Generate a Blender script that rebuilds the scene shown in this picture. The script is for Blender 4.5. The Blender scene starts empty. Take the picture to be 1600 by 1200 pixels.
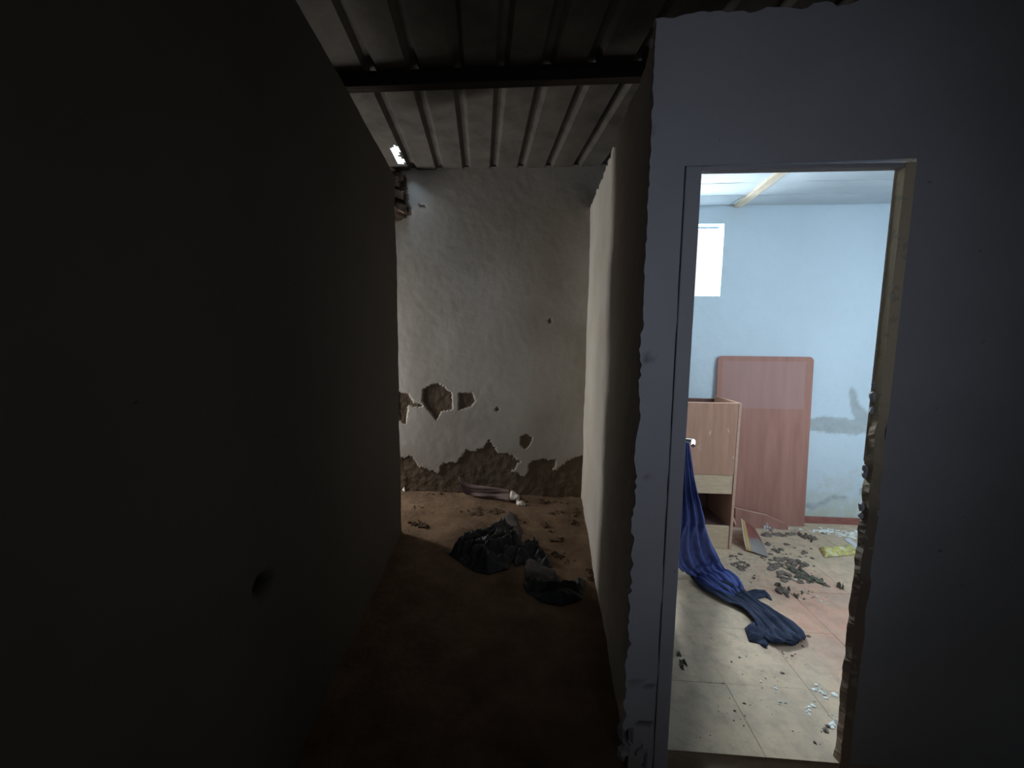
import bpy, bmesh, random
import numpy as np
from math import sin, cos, atan, pi, sqrt, radians, floor as fl
from mathutils import Vector, Matrix, noise

S = bpy.context.scene
COL = S.collection
random.seed(7)

# ------------------------------------------------------------------ camera
F = 601.0                                   # focal length in pixels of the 1600 wide frame
PITCH = atan(62 / F); YAW = atan(41 * cos(PITCH) / F); ROLL = 0.0112
H = 1.41
FW = Vector((-sin(YAW) * cos(PITCH), cos(YAW) * cos(PITCH), -sin(PITCH)))
R0 = Vector((cos(YAW), sin(YAW), 0)); U0 = R0.cross(FW)
RT = cos(ROLL) * R0 + sin(ROLL) * U0; UP = -sin(ROLL) * R0 + cos(ROLL) * U0
CP = Vector((0, 0, H))
cam = bpy.data.objects.new('camera', bpy.data.cameras.new('camera')); COL.objects.link(cam)
cam.matrix_world = Matrix(((RT.x, UP.x, -FW.x, 0), (RT.y, UP.y, -FW.y, 0), (RT.z, UP.z, -FW.z, H), (0, 0, 0, 1)))
cam.data.sensor_width = 36; cam.data.lens = F / 1600 * 36; cam.data.clip_start = 0.02
S.camera = cam

def ray(x, y): return (x - 800) / F * RT - (y - 600) / F * UP + FW
def onz(x, y, z=0.0):                       # measured pixel -> point at height z
    d = ray(x, y); return CP + d * ((z - H) / d.z)
def onp(x, y, P, n):                        # measured pixel -> point on a plane
    d = ray(x, y); P = Vector(P); n = Vector(n); return CP + d * ((P - CP).dot(n) / d.dot(n))
def ony(x, y, Y): return onp(x, y, (0, Y, 0), (0, 1, 0))

# ------------------------------------------------------------------ light
w = bpy.data.worlds.new('world'); S.world = w; w.use_nodes = True
w.node_tree.nodes['Background'].inputs[0].default_value = (0.86, 0.94, 1.0, 1)
w.node_tree.nodes['Background'].inputs[1].default_value = 1.2
S.view_settings.view_transform = 'Standard'; S.view_settings.look = 'None'
S.view_settings.gamma = 1.0; S.view_settings.use_curve_mapping = False
S.view_settings.exposure = 0.0
S.cycles.max_bounces = 10; S.cycles.diffuse_bounces = 7
S.cycles.use_denoising = True
S.cycles.sample_clamp_indirect = 4.0

def area(name, loc, direction, sx, sy, power, col):
    d = bpy.data.lights.new(name, 'AREA'); d.shape = 'RECTANGLE'; d.size = sx; d.size_y = sy
    d.energy = power; d.color = col
    o = bpy.data.objects.new(name, d); COL.objects.link(o); o.location = loc
    o.rotation_euler = Vector(direction).to_track_quat('-Z', 'Y').to_euler()
    return o
SKY = (0.80, 0.91, 1.0)
area('daylight_room_window', (1.00, 3.51, 2.30), (0, -1, -0.85), 0.95, 0.66, 190, SKY)
area('added_fill_south', (2.60, 1.02, 1.85), (-0.35, 1, -1.1), 0.80, 0.9, 42, SKY)  # added unseen lamp that brightens the room from the door side
area('daylight_side_opening', (-2.66, 3.55, 1.15), (1, -0.05, 0), 0.28, 1.6, 50.0, (1.0, 0.95, 0.89))
area('daylight_roof_gap', (-1.30, 3.42, 3.26), (0.30, 0.22, -1), 0.20, 0.30, 4.2, (0.66, 0.82, 1.0))
e = area('added_fill_rear', (0.90, -2.15, 1.75), (-0.22, 1, -0.10), 0.45, 0.6, 1.1, (0.76, 0.82, 1.0))  # added unseen lamp behind the camera, lifts the wall with the doorway
e.data.spread = radians(48)

# ------------------------------------------------------------------ materials
def nt(name, rough=0.9, spec=0.2):
    m = bpy.data.materials.new(name); m.use_nodes = True
    t = m.node_tree; b = t.nodes['Principled BSDF']
    b.inputs['Roughness'].default_value = rough; b.inputs['Specular IOR Level'].default_value = spec
    return m, t, b
def pos(t, scale=1.0, obj=False):
    if obj:
        g = t.nodes.new('ShaderNodeTexCoord'); out = g.outputs['Object']
    else:
        g = t.nodes.new('ShaderNodeNewGeometry'); out = g.outputs['Position']
    return out
def nz(t, vec, scale, detail=4, rough=0.6, stretch=None):
    if stretch:
        mp = t.nodes.new('ShaderNodeMapping'); mp.inputs['Scale'].default_value = stretch
        t.links.new(vec, mp.inputs['Vector']); vec = mp.outputs[0]
    n = t.nodes.new('ShaderNodeTexNoise'); n.inputs['Scale'].default_value = scale
    n.inputs['Detail'].default_value = detail; n.inputs['Roughness'].default_value = rough
    t.links.new(vec, n.inputs['Vector']); return n.outputs['Fac']
def ramp(t, fac, stops):
    r = t.nodes.new('ShaderNodeValToRGB'); e = r.color_ramp.elements
    while len(e) < len(stops): e.new(0.5)
    for k, (p, c) in enumerate(stops):
        e[k].position = p; e[k].color = (*c, 1) if len(c) == 3 else c
    t.links.new(fac, r.inputs[0]); return r.outputs[0]
def mix(t, fac, a, b, mode='MIX'):
    m = t.nodes.new('ShaderNodeMix'); m.data_type = 'RGBA'; m.blend_type = mode
    for s, v in ((m.inputs[0], fac), (m.inputs[6], a), (m.inputs[7], b)):
        if isinstance(v, bpy.types.NodeSocket): t.links.new(v, s)
        elif isinstance(v, (int, float)): s.default_value = v
        else: s.default_value = (*v, 1)
    return m.outputs[2]
def bump(t, b, h, strength=0.5, dist=0.004):
    n = t.nodes.new('ShaderNodeBump'); n.inputs['Strength'].default_value = strength
    n.inputs['Distance'].default_value = dist
    t.links.new(h, n.inputs['Height']); t.links.new(n.outputs[0], b.inputs['Normal'])
def seti(t, b, col):
    if isinstance(col, bpy.types.NodeSocket): t.links.new(col, b.inputs['Base Color'])
    else: b.inputs['Base Color'].default_value = (*col, 1)

def simple(name, c1, c2, scale=8, rough=0.85, spec=0.2, metal=0, bs=0.4, bd=0.003, obj=True, stretch=None, sheen=0):
    m, t, b = nt(name, rough, spec); p = pos(t, obj=obj)
    f = nz(t, p, scale, 5, 0.65, stretch)
    seti(t, b, ramp(t, f, [(0.3, c1), (0.7, c2)]))
    bump(t, b, nz(t, p, scale * 6, 4, 0.6, stretch), bs, bd)
    b.inputs['Metallic'].default_value = metal
    return m

def plaster(name, base, dirt, exposed, stain=0.35, bs=0.35, low=None, zlow=0.5):
    """painted plaster; the mesh attribute 'wear' shows where the coat has gone; low = damp dirt near the foot"""
    m, t, b = nt(name, 0.92, 0.15); p = pos(t)
    big = nz(t, p, 1.7, 5, 0.62); mid = nz(t, p, 9, 6, 0.7); fine = nz(t, p, 90, 3, 0.6)
    c = mix(t, ramp(t, big, [(0.38, (0, 0, 0)), (0.75, (stain,) * 3)]), base, dirt)
    c = mix(t, ramp(t, mid, [(0.60, (0, 0, 0)), (0.78, (stain * 0.7,) * 3)]), c, dirt)
    spots = nz(t, p, 34, 2, 0.5)
    c = mix(t, ramp(t, spots, [(0.76, (0, 0, 0)), (0.80, (0.5,) * 3)]), c, exposed)
    if low:
        sp = t.nodes.new('ShaderNodeSeparateXYZ'); t.links.new(p, sp.inputs[0])
        ad = t.nodes.new('ShaderNodeMath'); ad.operation = 'MULTIPLY_ADD'
        t.links.new(mid, ad.inputs[0]); ad.inputs[1].default_value = 0.9; t.links.new(sp.outputs[2], ad.inputs[2])
        lw = ramp(t, ad.outputs[0], [(0.40, (0.9,) * 3), (zlow + 0.5, (0, 0, 0))])
        c = mix(t, lw, c, low)
    a = t.nodes.new('ShaderNodeAttribute'); a.attribute_name = 'wear'
    ex = mix(t, mid, exposed, tuple(v * 0.6 for v in exposed))
    c = mix(t, a.outputs['Fac'], c, ex)
    seti(t, b, c)
    h = mix(t, 0.5, mid, fine); bump(t, b, h, bs, 0.006)
    return m

M = {}
M['corr'] = plaster('corridor_plaster', (0.50, 0.485, 0.45), (0.33, 0.295, 0.25), (0.175, 0.135, 0.10), 0.6, 0.15)
M['door'] = plaster('door_wall_plaster', (0.47, 0.475, 0.51), (0.30, 0.29, 0.29), (0.07, 0.06, 0.055), 0.4, 0.35)
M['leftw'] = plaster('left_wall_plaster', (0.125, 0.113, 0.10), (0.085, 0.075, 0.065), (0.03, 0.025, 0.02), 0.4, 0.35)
M['room'] = plaster('room_plaster', (0.50, 0.61, 0.685), (0.43, 0.51, 0.56), (0.43, 0.50, 0.53), 0.45, 0.3, low=(0.40, 0.42, 0.34), zlow=0.35)
M['outer'] = plaster('outer_plaster', (0.3, 0.28, 0.26), (0.2, 0.18, 0.16), (0.1, 0.08, 0.06))
M['mud'] = simple('mud_brick', (0.07, 0.05, 0.04), (0.14, 0.10, 0.075), 14, 0.95, 0.1, bs=0.8, bd=0.01)
M['dirt'] = simple('dirt_floor', (0.09, 0.062, 0.042), (0.20, 0.138, 0.092), 4.5, 0.97, 0.05, bs=0.9, bd=0.01, obj=False)
M['roof'] = simple('roof_sheet', (0.060, 0.055, 0.050), (0.118, 0.107, 0.094), 5, 0.75, 0.3, bs=0.3, obj=False)
M['beam'] = simple('beam_wood', (0.02, 0.017, 0.015), (0.045, 0.035, 0.03), 6, 0.9, 0.1, stretch=(0.3, 6, 6))
M['ceil'] = simple('ceiling_board', (0.48, 0.55, 0.59), (0.56, 0.62, 0.66), 3, 0.8, 0.2, bs=0.15, obj=False)
M['batten'] = simple('batten_wood', (0.44, 0.37, 0.28), (0.60, 0.53, 0.42), 8, 0.8, 0.2, obj=False, stretch=(6, 0.6, 6))
M['redbase'] = simple('skirting_red', (0.20, 0.075, 0.065), (0.28, 0.12, 0.10), 12, 0.7, 0.3, obj=False)
M['framepaint'] = simple('frame_paint', (0.33, 0.33, 0.35), (0.42, 0.42, 0.45), 10, 0.7, 0.3, obj=False)
M['leaf'] = simple('door_leaf', (0.05, 0.035, 0.03), (0.09, 0.06, 0.05), 6, 0.6, 0.3, stretch=(6, 6, 0.5))
M['chrome'] = simple('handle_metal', (0.72, 0.72, 0.70), (0.82, 0.82, 0.8), 30, 0.25, 0.5, metal=0.9, bs=0.05)
M['lam'] = simple('cabinet_laminate', (0.36, 0.195, 0.13), (0.47, 0.28, 0.20), 3, 0.5, 0.35, bs=0.06, stretch=(7, 7, 0.7))
M['lamlight'] = simple('cabinet_board_raw', (0.46, 0.36, 0.24), (0.60, 0.48, 0.34), 9, 0.8, 0.2, bs=0.2, stretch=(2, 2, 6))
M['edge'] = simple('chipboard_edge', (0.46, 0.30, 0.23), (0.56, 0.39, 0.31), 30, 0.85, 0.15)
M['scuff'] = simple('scuff', (0.62, 0.50, 0.46), (0.75, 0.65, 0.60), 30, 0.9, 0.1)
M['inside'] = simple('cabinet_inside', (0.10, 0.055, 0.045), (0.16, 0.09, 0.075), 6, 0.8, 0.2, stretch=(8, 8, 0.6))
M['blue'] = simple('blue_cloth', (0.045, 0.068, 0.22), (0.12, 0.16, 0.40), 7, 0.9, 0.1, bs=0.25)
M['navy'] = simple('navy_cloth', (0.018, 0.024, 0.045), (0.06, 0.075, 0.115), 14, 0.95, 0.1, bs=0.4)
M['black'] = simple('black_cloth', (0.010, 0.011, 0.013), (0.036, 0.040, 0.044), 9, 0.6, 0.4, bs=0.4)
M['greyrag'] = simple('grey_cloth', (0.05, 0.045, 0.045), (0.11, 0.10, 0.10), 9, 0.95, 0.1, bs=0.4)
M['pink'] = simple('pink_cloth', (0.125, 0.092, 0.088), (0.20, 0.15, 0.148), 9, 0.95, 0.1)
M['white'] = simple('white_rag', (0.50, 0.48, 0.42), (0.72, 0.70, 0.64), 12, 0.95, 0.1)
M['clump'] = simple('dry_leaf_clump', (0.10, 0.085, 0.075), (0.24, 0.205, 0.175), 40, 0.97, 0.05, bs=0.8, obj=False)
M['clumpg'] = simple('green_clump', (0.085, 0.088, 0.07), (0.19, 0.19, 0.15), 40, 0.97, 0.05, bs=0.8, obj=False)
M['flake'] = simple('plaster_flake', (0.62, 0.66, 0.62), (0.80, 0.84, 0.80), 20, 0.9, 0.1, obj=False)
M['paper'] = simple('grey_paper', (0.52, 0.54, 0.56), (0.62, 0.64, 0.66), 20, 0.8, 0.2)
M['rubble'] = simple('brown_rubble', (0.05, 0.035, 0.025), (0.13, 0.09, 0.06), 20, 0.95, 0.05, obj=False)

def tile_mat():
    m, t, b = nt('floor_tile', 0.8, 0.25); p = pos(t)
    big = nz(t, p, 1.3, 5, 0.6); mid = nz(t, p, 6, 6, 0.7); fine = nz(t, p, 60, 3, 0.6)
    c = ramp(t, big, [(0.3, (0.50, 0.395, 0.275)), (0.7, (0.60, 0.485, 0.35))])
    # red polish worn through along the middle of the room
    d = t.nodes.new('ShaderNodeVectorMath'); d.operation = 'DISTANCE'
    mp = t.nodes.new('ShaderNodeMapping'); mp.inputs['Rotation'].default_value = (0, 0, radians(-8)); mp.inputs['Scale'].default_value = (1.0, 0.85, 0)
    t.links.new(p, mp.inputs['Vector'])
    v = mp.inputs['Vector']; t.links.new(mp.outputs[0], d.inputs[0])
    cen = Matrix.Rotation(radians(-8), 3, 'Z') @ Vector((1.60 * 1.0, 1.92 * 0.85, 0)); d.inputs[1].default_value = cen
    ad = t.nodes.new('ShaderNodeMath'); ad.operation = 'MULTIPLY_ADD'
    t.links.new(mid, ad.inputs[0]); ad.inputs[1].default_value = 0.9; t.links.new(d.outputs['Value'], ad.inputs[2])
    c = mix(t, ramp(t, ad.outputs[0], [(0.55, (0.75,) * 3), (1.0, (0, 0, 0))]), c, (0.50, 0.24, 0.18))
    dd = nz(t, p, 14, 6, 0.75)
    c = mix(t, ramp(t, dd, [(0.44, (0, 0, 0)), (0.70, (0.60,) * 3)]), c, (0.25, 0.205, 0.16))
    c = mix(t, ramp(t, nz(t, p, 3.2, 6, 0.7), [(0.45, (0, 0, 0)), (0.65, (0.5,) * 3)]), c, (0.36, 0.31, 0.25))
    seti(t, b, c); bump(t, b, mix(t, 0.5, mid, fine), 0.25, 0.004)
    return m
M['tile'] = tile_mat()

def board_mat():
    m, t, b = nt('faded_board', 0.65, 0.25); g = t.nodes.new('ShaderNodeTexCoord')
    p = g.outputs['Object']
    f = nz(t, p, 2.2, 5, 0.6, (7, 1, 0.8))
    c = ramp(t, f, [(0.3, (0.27, 0.135, 0.105)), (0.7, (0.36, 0.19, 0.155))])
    s = t.nodes.new('ShaderNodeSeparateXYZ'); t.links.new(p, s.inputs[0])
    def band(sock, lo, hi):
        a = t.nodes.new('ShaderNodeMath'); a.operation = 'GREATER_THAN'; t.links.new(sock, a.inputs[0]); a.inputs[1].default_value = lo
        b2 = t.nodes.new('ShaderNodeMath'); b2.operation = 'LESS_THAN'; t.links.new(sock, b2.inputs[0]); b2.inputs[1].default_value = hi
        q = t.nodes.new('ShaderNodeMath'); q.operation = 'MULTIPLY'; t.links.new(a.outputs[0], q.inputs[0]); t.links.new(b2.outputs[0], q.inputs[1]); return q.outputs[0]
    q = t.nodes.new('ShaderNodeMath'); q.operation = 'MULTIPLY'
    t.links.new(band(s.outputs[0], 0.04, 0.66), q.inputs[0]); t.links.new(band(s.outputs[2], 0.93, 1.30), q.inputs[1])
    q2 = t.nodes.new('ShaderNodeMath'); q2.operation = 'MULTIPLY'; t.links.new(q.outputs[0], q2.inputs[0]); q2.inputs[1].default_value = 0.4
    c = mix(t, q2.outputs[0], c, (0.36, 0.25, 0.25))
    seti(t, b, c); bump(t, b, nz(t, p, 50), 0.1, 0.002); return m
M['board'] = board_mat()

def print_mat(name, stops, axis=0, scale=1.0, nscale=18):
    m, t, b = nt(name, 0.45, 0.4); g = t.nodes.new('ShaderNodeAttribute'); g.attribute_name = 'uvc'
    s = t.nodes.new('ShaderNodeSeparateXYZ'); t.links.new(g.outputs['Vector'], s.inputs[0])
    n = nz(t, g.outputs['Vector'], nscale, 3)
    a = t.nodes.new('ShaderNodeMath'); a.operation = 'MULTIPLY_ADD'; t.links.new(n, a.inputs[0]); a.inputs[1].default_value = 0.25
    t.links.new(s.outputs[axis], a.inputs[2])
    c = ramp(t, a.outputs[0], stops); seti(t, b, c); return m
M['mag'] = print_mat('printed_sheet', [(0.2, (0.20, 0.05, 0.045)), (0.55, (0.20, 0.07, 0.06)), (0.66, (0.20, 0.19, 0.18)), (0.9, (0.26, 0.25, 0.24))], 1, nscale=3)
_t = M['mag'].node_tree; _b = _t.nodes['Principled BSDF']; _c = _b.inputs['Base Color'].links[0].from_socket
_a = _t.nodes.new('ShaderNodeAttribute'); _a.attribute_name = 'uvc'; _s = _t.nodes.new('ShaderNodeSeparateXYZ'); _t.links.new(_a.outputs['Vector'], _s.inputs[0])
_e = ramp(_t, _s.outputs[0], [(0.0, (0.50, 0.44, 0.36)), (0.05, (0.46, 0.40, 0.32)), (0.07, (0.40, 0.18, 0.09)), (0.2, (0.46, 0.38, 0.12)), (0.3, (0.30, 0.12, 0.09))])
_m = ramp(_t, _s.outputs[0], [(0.18, (1, 1, 1)), (0.32, (0, 0, 0))])
seti(_t, _b, mix(_t, _m, _c, _e))

def wrap_mat():
    m, t, b = nt('yellow_wrapper', 0.4, 0.5); p = pos(t)
    f = nz(t, p, 30, 4, 0.7)
    seti(t, b, ramp(t, f, [(0.40, (0.30, 0.30, 0.22)), (0.47, (0.48, 0.42, 0.14)), (0.55, (0.58, 0.50, 0.07)), (0.60, (0.55, 0.55, 0.42))]))
    bump(t, b, nz(t, p, 60), 0.5, 0.004); return m
M['wrap'] = wrap_mat()

# ------------------------------------------------------------------ mesh helpers
def link(name, me, mat, parent=None, kind=None, smooth=False):
    o = bpy.data.objects.new(name, me); COL.objects.link(o)
    if mat: me.materials.append(mat)
    if parent: o.parent = parent
    if kind: o['kind'] = kind
    if smooth: me.polygons.foreach_set('use_smooth', [True] * len(me.polygons))
    return o
def tag(o, label, cat, group=None):
    o['label'] = label; o['category'] = cat
    if group: o['group'] = group
    return o
def box_bm(bm, x0, x1, y0, y1, z0, z1, mtx=None):
    v = [bm.verts.new(c) for c in ((x0, y0, z0), (x1, y0, z0), (x1, y1, z0), (x0, y1, z0), (x0, y0, z1), (x1, y0, z1), (x1, y1, z1), (x0, y1, z1))]
    if mtx:
        for q in v: q.co = mtx @ q.co
    for f in ((0, 3, 2, 1), (4, 5, 6, 7), (0, 1, 5, 4), (1, 2, 6, 5), (2, 3, 7, 6), (3, 0, 4, 7)): bm.faces.new([v[i] for i in f])
    return v
def box(name, x0, x1, y0, y1, z0, z1, mat, parent=None, kind=None, bev=0.002, mtx=None):
    bm = bmesh.new(); box_bm(bm, x0, x1, y0, y1, z0, z1, mtx)
    if bev: bmesh.ops.bevel(bm, geom=list(bm.edges), offset=bev, segments=1, affect='EDGES')
    me = bpy.data.meshes.new(name); bm.to_mesh(me); bm.free()
    return link(name, me, mat, parent, kind)
def empty(name, loc=(0, 0, 0)):
    o = bpy.data.objects.new(name, None); COL.objects.link(o); o.location = loc; o.empty_display_size = 0.1
    return o
def reparent(parent, *objs):
    for o in objs:
        o.parent = parent; o.matrix_parent_inverse = Matrix.Translation(-Vector(parent.location))

def fn(x, y, z=0.0, o=3): return noise.fractal(Vector((x, y, z)), 1.0, 2.0, o)

def polydist(px, pz, poly):
    """signed distance (positive inside) of arrays of points to a polygon"""
    P = np.array(poly); n = len(P); d = np.full(px.shape, 1e9); ins = np.zeros(px.shape, bool)
    for i in range(n):
        ax, az = P[i]; bx, bz = P[(i + 1) % n]
        ex, ez = bx - ax, bz - az; L = ex * ex + ez * ez + 1e-12
        t = np.clip(((px - ax) * ex + (pz - az) * ez) / L, 0, 1)
        d = np.minimum(d, np.hypot(px - ax - t * ex, pz - az - t * ez))
        c = ((az > pz) != (bz > pz)) & (px < (bx - ax) * (pz - az) / (bz - az + 1e-12) + ax)
        ins ^= c
    return np.where(ins, d, -d)

def axis(a, b, res, extra=()):
    pts = [a, b] + [e for e in extra if a < e < b]; pts = sorted(set(round(q, 5) for q in pts)); out = []
    for p, q in zip(pts[:-1], pts[1:]):
        k = max(1, int(round((q - p) / res)))
        out += [p + (q - p) * i / k for i in range(k)]
    return out + [pts[-1]]

def wall(name, A, B, z0, z1, th, res, mat, holes=(), patches=(), ztop=None, seed=0.0, amp=0.004, jag=0.012, endjag=0.0, edgejag=0.0):
    """plastered wall from floor point A to B; its face looks to the LEFT of A->B reversed (normal n).  patches: (polygon in u,z , depth, softness)"""
    A = Vector((*A, 0)); B = Vector((*B, 0)); L = (B - A).length; t = (B - A) / L; n = Vector((t.y, -t.x, 0))
    us = axis(0, L, res, [h[0] for h in holes] + [h[1] for h in holes]); zs = axis(z0, z1, res, [h[2] for h in holes] + [h[3] for h in holes])
    nu, nv = len(us), len(zs)
    UU, ZZ = np.meshgrid(us, zs, indexing='ij')
    NN = np.array([[fn(u * 14 + seed, z * 14, seed, 3) for z in zs] for u in us])
    BB = np.array([[fn(u * 1.8 + seed, z * 1.8, seed + 9, 2) for z in zs] for u in us])
    N2 = np.array([[fn(u * 45 + seed, z * 45, seed + 4, 2) for z in zs] for u in us]) if res < 0.017 else 0 * NN
    wear = np.zeros((nu, nv)); off = amp * BB + amp * 0.25 * NN
    for poly, depth, jg in patches:
        d = polydist(UU, ZZ, poly) + jg * 1.6 * NN + jg * 1.2 * N2
        wgt = np.clip(d / (res * 0.8) + 0.5, 0, 1)
        wear = np.maximum(wear, wgt); off = off * (1 - wgt) + wgt * (-depth + 0.004 * NN)
    verts = []
    for i, u in enumerate(us):
        for j, z in enumerate(zs):
            zz = z
            if ztop is not None:
                zt = ztop(u); zz = z0 + (z - z0) * (zt - z0) / (z1 - z0)
                if j == nv - 1: zz += jag * NN[i, j]
            uu = u
            if i == 0 and endjag: uu = u + endjag * (0.5 * NN[i, j] + 0.9 * fn(3.3, z * 33, seed, 3)) * (1.0 if z < 1.5 else 0.35)
            P = A + t * uu + n * float(off[i, j]); verts.append((P.x, P.y, zz))
    faces = []; 
    for i in range(nu - 1):
        um = (us[i] + us[i + 1]) / 2
        for j in range(nv - 1):
            zm = (zs[j] + zs[j + 1]) / 2
            if any(h[0] < um < h[1] and h[2] < zm < h[3] for h in holes): continue
            a = i * nv + j; faces.append((a, a + nv, a + nv + 1, a + 1))
    me = bpy.data.meshes.new(name); me.from_pydata(verts, [], faces); me.update()
    at = me.attributes.new('wear', 'FLOAT', 'POINT'); at.data.foreach_set('value', wear.ravel().astype(np.float32))
    # make sure the normals look along n
    if me.polygons[0].normal.dot(n) < 0: me.flip_normals()
    o = link(name, me, mat, kind='structure', smooth=False)
    md = o.modifiers.new('thickness', 'SOLIDIFY'); md.thickness = th; md.offset = -1
    o['kind'] = 'structure'
    return o, A, t, n
def uz(A, t, n, pts):
    """measured pixels -> (u,z) on a wall plane"""
    r = []
    for x, y in pts:
        P = onp(x, y, A, n); r.append(((P - A).dot(t), P.z))
    return r

# ------------------------------------------------------------------ the room shell
ZC = -0.10                                    # corridor floor
DY = 1.25                                     # corridor face of the wall with the door
OX0, OX1, OZ = 0.478, 1.050, 1.935            # door opening
BY = 3.73                                     # corridor end wall
RY = 3.15                                     # the wall the room looks at
LE = Vector((-1.07, 2.88)); LDIR = Vector((-0.148, 1.119)).normalized()
def roofz(y): return 2.86 + 0.045 * y

# corridor floor: trodden earth
def floor_mesh(name, x0, x1, y0, y1, z, res, mat, amp=0.012):
    xs = axis(x0, x1, res); ys = axis(y0, y1, res); nv = len(ys)
    vs = [(x, y, z + amp * fn(x * 3, y * 3, 1, 4) + 0.004 * fn(x * 18, y * 18, 3, 2)) for x in xs for y in ys]
    fs = [(i * nv + j, (i + 1) * nv + j, (i + 1) * nv + j + 1, i * nv + j + 1) for i in range(len(xs) - 1) for j in range(nv - 1)]
    me = bpy.data.meshes.new(name); me.from_pydata(vs, [], fs); me.update()
    o = link(name, me, mat, kind='structure', smooth=True); return o
floor_mesh('floor', -2.6, 0.62, -2.1, BY + 0.05, ZC, 0.03, M['dirt'])
o = floor_mesh('floor', 0.62, 3.2, -2.1, DY - 0.003, ZC, 0.06, M['dirt'])

# end wall of the corridor
WP = []
A, Bq = (-2.6, BY), (0.62, BY)
tA = Vector((A[0], A[1], 0)); tt = Vector((1, 0, 0)); tn = Vector((0, -1, 0))
def bwp(pts): return uz(tA, tt, tn, pts)
lower = [(600, 722), (628, 715), (640, 712), (655, 730), (685, 738), (692, 722), (712, 724), (728, 705), (748, 704), (765, 688), (775, 706), (800, 712), (812, 722), (800, 738), (822, 745), (830, 720), (868, 718), (866, 738), (885, 720), (905, 712), (940, 705), (940, 830), (600, 830)]
WP += [(bwp(lower), 0.010, 0.012)]
WP += [(bwp([(660, 608), (684, 598), (706, 614), (707, 640), (690, 643), (682, 657), (668, 640), (660, 628)]), 0.011, 0.006)]
WP += [(bwp([(716, 614), (738, 614), (743, 627), (735, 636), (716, 641)]), 0.010, 0.003)]
WP += [(bwp([(620, 612), (638, 615), (647, 630), (662, 632), (660, 636), (638, 634), (634, 662), (622, 655)]), 0.009, 0.006)]
WP += [(bwp([(772, 640), (777, 635), (781, 641), (776, 643)]), 0.008, 0.002)]
WP += [(bwp([(812, 682), (822, 678), (832, 684), (828, 696), (820, 702), (812, 695)]), 0.008, 0.004)]
WP += [(bwp([(856, 500), (860, 497), (862, 503), (858, 506)]), 0.006, 0.002)]
WP += [(bwp([(590, 255), (622, 262), (634, 280), (637, 300), (643, 336), (628, 342), (600, 350)]), 0.006, 0.01)]
WP += [(bwp([(652, 318), (664, 320), (666, 324), (656, 324)]), 0.006, 0.002)]
wall('wall_back', A, Bq, -0.15, roofz(BY) + 0.02, 0.15, 0.0105, M['corr'], patches=WP, seed=3.1, amp=0.003)
# dirt banked up against its foot
def heap(name, pts, z, hmax, res, mat, seed=0.0, parent=None, kind=None, zoff=0.0, freq=9.0, smooth=True, falloff=0.03, ridged=0.0, ang=0.0):
    """a sheet or heap that fills the outline pts (x,y), raised into folds"""
    P = [(p[0], p[1]) for p in pts]
    x0 = min(p[0] for p in P); x1 = max(p[0] for p in P); y0 = min(p[1] for p in P); y1 = max(p[1] for p in P)
    nx = max(4, int((x1 - x0) / res)); ny = max(4, int((y1 - y0) / res))
    X, Y = np.meshgrid(np.linspace(x0, x1, nx + 1), np.linspace(y0, y1, ny + 1), indexing='ij')
    D = polydist(X, Y, P)
    cellin = (D[:-1, :-1] + D[1:, :-1] + D[:-1, 1:] + D[1:, 1:]) / 4 > 0
    idx = -np.ones(X.shape, int); vs = []; fs = []
    ca, sa = cos(ang), sin(ang)
    def vid(i, j):
        if idx[i, j] < 0:
            x, y, d = X[i, j], Y[i, j], D[i, j]
            if d < res * 0.75:                # pull rim vertices onto the outline
                best = None
                for k in range(len(P)):
                    ax, ay = P[k]; bx, by = P[(k + 1) % len(P)]; ex, ey = bx - ax, by - ay
                    t = max(0, min(1, ((x - ax) * ex + (y - ay) * ey) / (ex * ex + ey * ey + 1e-12)))
                    q = (ax + t * ex, ay + t * ey); dd = (q[0] - x) ** 2 + (q[1] - y) ** 2
                    if best is None or dd < best[0]: best = (dd, q)
                x, y = best[1]; d = 0
            e = max(0.0, min(1.0, d / falloff)); e = e * e * (3 - 2 * e)
            u = x * ca + y * sa; v = -x * sa + y * ca
            nn = fn(u * freq * (0.35 if ridged else 1), v * freq, seed, 3)
            if ridged: h = (1 - min(1, abs(nn) * 2.2)) * ridged + (0.5 + 0.5 * fn(x * 4, y * 4, seed + 5, 2)) * (1 - ridged)
            else: h = 0.5 + 0.6 * nn
            idx[i, j] = len(vs); vs.append((x, y, z + zoff + e * hmax * max(0.02, h)))
        return int(idx[i, j])
    for i in range(nx):
        for j in range(ny):
            if cellin[i, j]: fs.append((vid(i, j), vid(i + 1, j), vid(i + 1, j + 1), vid(i, j + 1)))
    c = (sum(p[0] for p in P) / len(P), sum(p[1] for p in P) / len(P), z)
    vs = [(a - c[0], b - c[1], q - c[2]) for a, b, q in vs]
    me = bpy.data.meshes.new(name); me.from_pydata(vs, [], fs); me.update()
    o = link(name, me, mat, None, kind, smooth)
    o.location = c
    md = o.modifiers.new('thickness', 'SOLIDIFY'); md.thickness = 0.003; md.offset = -1
    if parent: reparent(parent, o)
    return o
def fz(pts, z): return [onz(x, y, z)[:2] for x, y in pts]

# partition between corridor and room
PA, PB = (0.345, DY + 0.012), (0.455, BY + 0.01)
Lp = (Vector(PB) - Vector(PA)).length
pA = Vector((*PA, 0)); pt = (Vector((*PB, 0)) - pA).normalized(); pn = Vector((-pt.y, pt.x, 0))
pp = [([(2.35, -0.15), (2.35, 0.05), (2.1, 0.1), (1.8, 0.03), (1.4, 0.06), (0.9, 0.0), (0.4, 0.05), (0, 0.02), (0, -0.15)], 0.008, 0.03)]
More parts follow.
